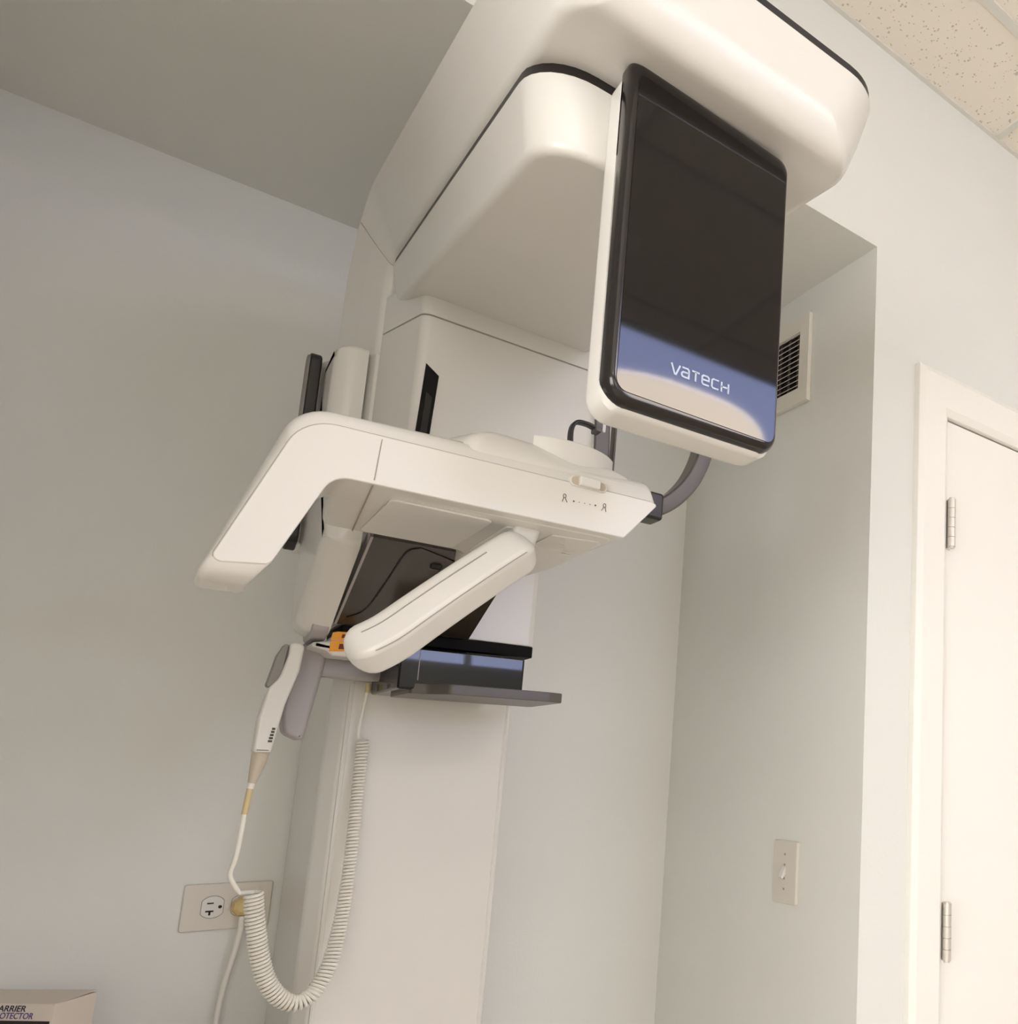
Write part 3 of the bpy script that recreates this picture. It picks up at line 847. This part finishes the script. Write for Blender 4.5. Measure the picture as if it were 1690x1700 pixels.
for y, r in ((0, .0145), (-.004, .0165), (-.012, .0165), (-.020, .0135), (-.024, .008)):
    lp.append([(r * math.cos(2 * PI * k / 8 + .3), y, r * .98 * math.sin(2 * PI * k / 8 + .3)) for k in range(8)])
loft(b, lp); build('plug_body', b, M['yellow'], pg, local=True, angle=20)
b = BM(); tube(b, smooth_path([(.170, 1.695, -.262), (.1700, 1.692, -.285), (.1660, 1.694, -.320), (.1600, 1.698, -.36), (.1555, 1.700, -.42), (.1560, 1.700, -.55), (.1560, 1.700, -.90), (.1500, 1.69, -1.20), (.12, 1.66, -1.302)], 8), .0042, 10)
build('power_cord', b, M['cord'], pg)

# ------------------------------------------------------------------ light switch and vent on the alcove's right wall
ang = math.atan2(wx(YB) - wx(YF), YB - YF)
def on_right(name, y, z, label, cat): return empty(name, (wx(y), y, z), -ang, label, cat)
ls = on_right('light_switch', 1.272, -.190, 'ivory toggle light switch plate on the alcove side wall', 'switch')
b = BM(); slab(b, rr(-.0355, .0355, -.0575, .0575, .004, 4), 'x', -.0062, -.0003, 0, r0=.0024); build('switch_plate', b, M['ivory'], ls, local=True)
for z0 in (.0325, .0135, -.0115, -.0305):
    b = BM(); slab(b, [(.0022 * math.cos(2 * PI * k / 12), z0 + .0022 * math.sin(2 * PI * k / 12)) for k in range(12)], 'x', -.0072, -.0060); build('screw', b, M['seam'], ls, local=True)
b = BM(); slab(b, fillet([(-.0062, .013), (-.0155, -.004), (-.0175, -.009), (-.0130, -.0115), (-.0062, -.004)], .0012, 3), 'y', -.0045, .0045, .0008); build('toggle', b, M['white2'], ls, local=True)

VY0, VY1, VZ0, VZ1 = 1.258, 1.560, .745, .938
vt = on_right('vent_grille', (VY0 + VY1) / 2, (VZ0 + VZ1) / 2, 'white slatted vent grille high on the alcove side wall, behind the black panel', 'vent')
hy, hz = (VY1 - VY0) / 2, (VZ1 - VZ0) / 2
b = BM()
fx0, fx1 = -.0105, -.0004
oy, oz = hy - .030, hz - .034
def fr(y0, y1, z0, z1): box(b, fx0, fx1, y0, y1, z0, z1, .0012, 2)
fr(-hy, -oy, -hz, hz); fr(oy, hy, -hz, hz); fr(-oy - .001, oy + .001, oz, hz); fr(-oy - .001, oy + .001, -hz, -oz)
vf = build('vent_frame', b, M['vent'], vt, local=True)
b = BM(); box(b, -.0012, -.0004, -oy - .001, oy + .001, -oz - .001, oz + .001); build('duct_back', b, M['hole'], vt, 'dark duct behind the slats', local=True, flat=True)
ns = 11
for k in range(ns):
    z = -oz + (2 * oz) * (k + .5) / ns + .002
    b = BM(); loft(b, [[(-.0098, y, z - .0004), (-.0030, y, z + .0044), (-.0022, y, z + .0038), (-.0092, y, z - .0012)] for y in (-oy, oy)])
    build('slat', b, M['vent'], vt, local=True, flat=True)
b = BM()
for y in (-oy + .012, -oy + .042, -oy + .072): box(b, -.0028, -.0014, y - .004, y + .004, -oz, oz)
build('damper_bar', b, M['temple'], vt, local=True, flat=True)

# ------------------------------------------------------------------ box of barrier sleeves on a cabinet below the frame
cabt = -.435
cb = empty('base_cabinet', (-.21, 1.55, ZF), 0, 'low white cabinet along the back wall under the small carton', 'cabinet')
b = BM(); box(b, XA + .01, .02, 1.40, YB - .004, ZF + .08, cabt - .03, .002, 2); build('cabinet_body', b, M['wood'], cb)
b = BM(); box(b, XA + .002, .035, 1.375, YB - .002, cabt - .03, cabt, .004, 3); build('worktop', b, M['trim'], cb)
b = BM(); box(b, XA + .02, .0, 1.45, YB - .01, ZF, ZF + .08); build('plinth', b, M['black'], cb, flat=True)
for i, x0 in enumerate((XA + .012, XA + .247)):
    b = BM(); box(b, x0, x0 + .23, 1.382, 1.3995, ZF + .09, cabt - .035, .002, 2); d_ = build('cabinet_door', b, M['wood'], cb)
    b = BM(); tube(b, [(x0 + .03 + .17 * (1 - i), 1.374, -.60), (x0 + .03 + .17 * (1 - i), 1.374, -.70)], .005, 10); build('handle', b, M['steel'], d_)

ux = Vector((.054, -.043)).normalized(); uy = Vector((-ux.y, ux.x))
cr = Vector((-.033, 1.531)); BW, BD, BZ = .132, .0635, -.33
ctr = cr - ux * (BW / 2) + uy * (BD / 2)
bx = empty('carton', (ctr.x, ctr.y, cabt), math.atan2(ux.y, ux.x), 'small white carton of barrier protectors at the lower left corner', 'box')
hh = BZ - cabt
b = BM(); box(b, -BW / 2, BW / 2, -BD / 2, BD / 2, 0, hh - .0006, .0006, 2); cart = build('carton_body', b, M['box'], bx, local=True)
b = BM(); loft(b, [[(-BW / 2, y, hh - .0006 + dz) for y, dz in ((-BD / 2, .0006), (BD / 2, .0012), (BD / 2, .0004), (-BD / 2, -.0002))], [(BW / 2, y, hh - .0006 + dz) for y, dz in ((-BD / 2, .0006), (BD / 2, .0030), (BD / 2, .0022), (-BD / 2, -.0002))]])
build('carton_lid', b, M['box'], bx, local=True, flat=True)
b = BM(); box(b, -BW / 2 + .001, BW / 2 - .003, -BD / 2 - .0004, -BD / 2 + .001, .004, hh - .0212); build('printed_band', b, M['inkbrown'], bx, 'dark printed band', local=True, flat=True)
def text_mesh(txt, size, right, z, m, name, kx=.95):
    cu = bpy.data.curves.new(name, 'FONT'); cu.body = txt; cu.size = size; cu.align_x = 'RIGHT'; cu.shear = .22; cu.offset = .00012; cu.extrude = .00015
    cu.space_character = 1.0
    o = bpy.data.objects.new(name, cu); COL.objects.link(o)
    dg = bpy.context.evaluated_depsgraph_get(); me = bpy.data.meshes.new_from_object(o.evaluated_get(dg))
    bpy.data.objects.remove(o); bpy.data.curves.remove(cu)
    bb = BM(); bb.from_mesh(me); bpy.data.meshes.remove(me)
    for v in bb.verts: v.co = Vector((right + v.co.x * kx, -BD / 2 - .0003 - v.co.z, z + v.co.y))
    return build(name, bb, m, bx, local=True, flat=True)
text_mesh('BARRIER', .0106, BW / 2 - .0355, hh - .0098, M['ink'], 'lettering', 1.0)
text_mesh('PROTECTOR', .0106, BW / 2 - .0252, hh - .0187, M['ink2'], 'lettering', .84)

# ------------------------------------------------------------------ world and view
w = bpy.data.worlds.new('world'); SC.world = w; w.use_nodes = True
w.node_tree.nodes['Background'].inputs['Color'].default_value = (.9, .95, 1, 1)
w.node_tree.nodes['Background'].inputs['Strength'].default_value = .3
vs = SC.view_settings
vs.view_transform = 'Standard'; vs.look = 'None'; vs.gamma = 1; vs.exposure = -.21; vs.use_curve_mapping = False
try:
    SC.cycles.max_bounces = 12; SC.cycles.diffuse_bounces = 8
except Exception: pass
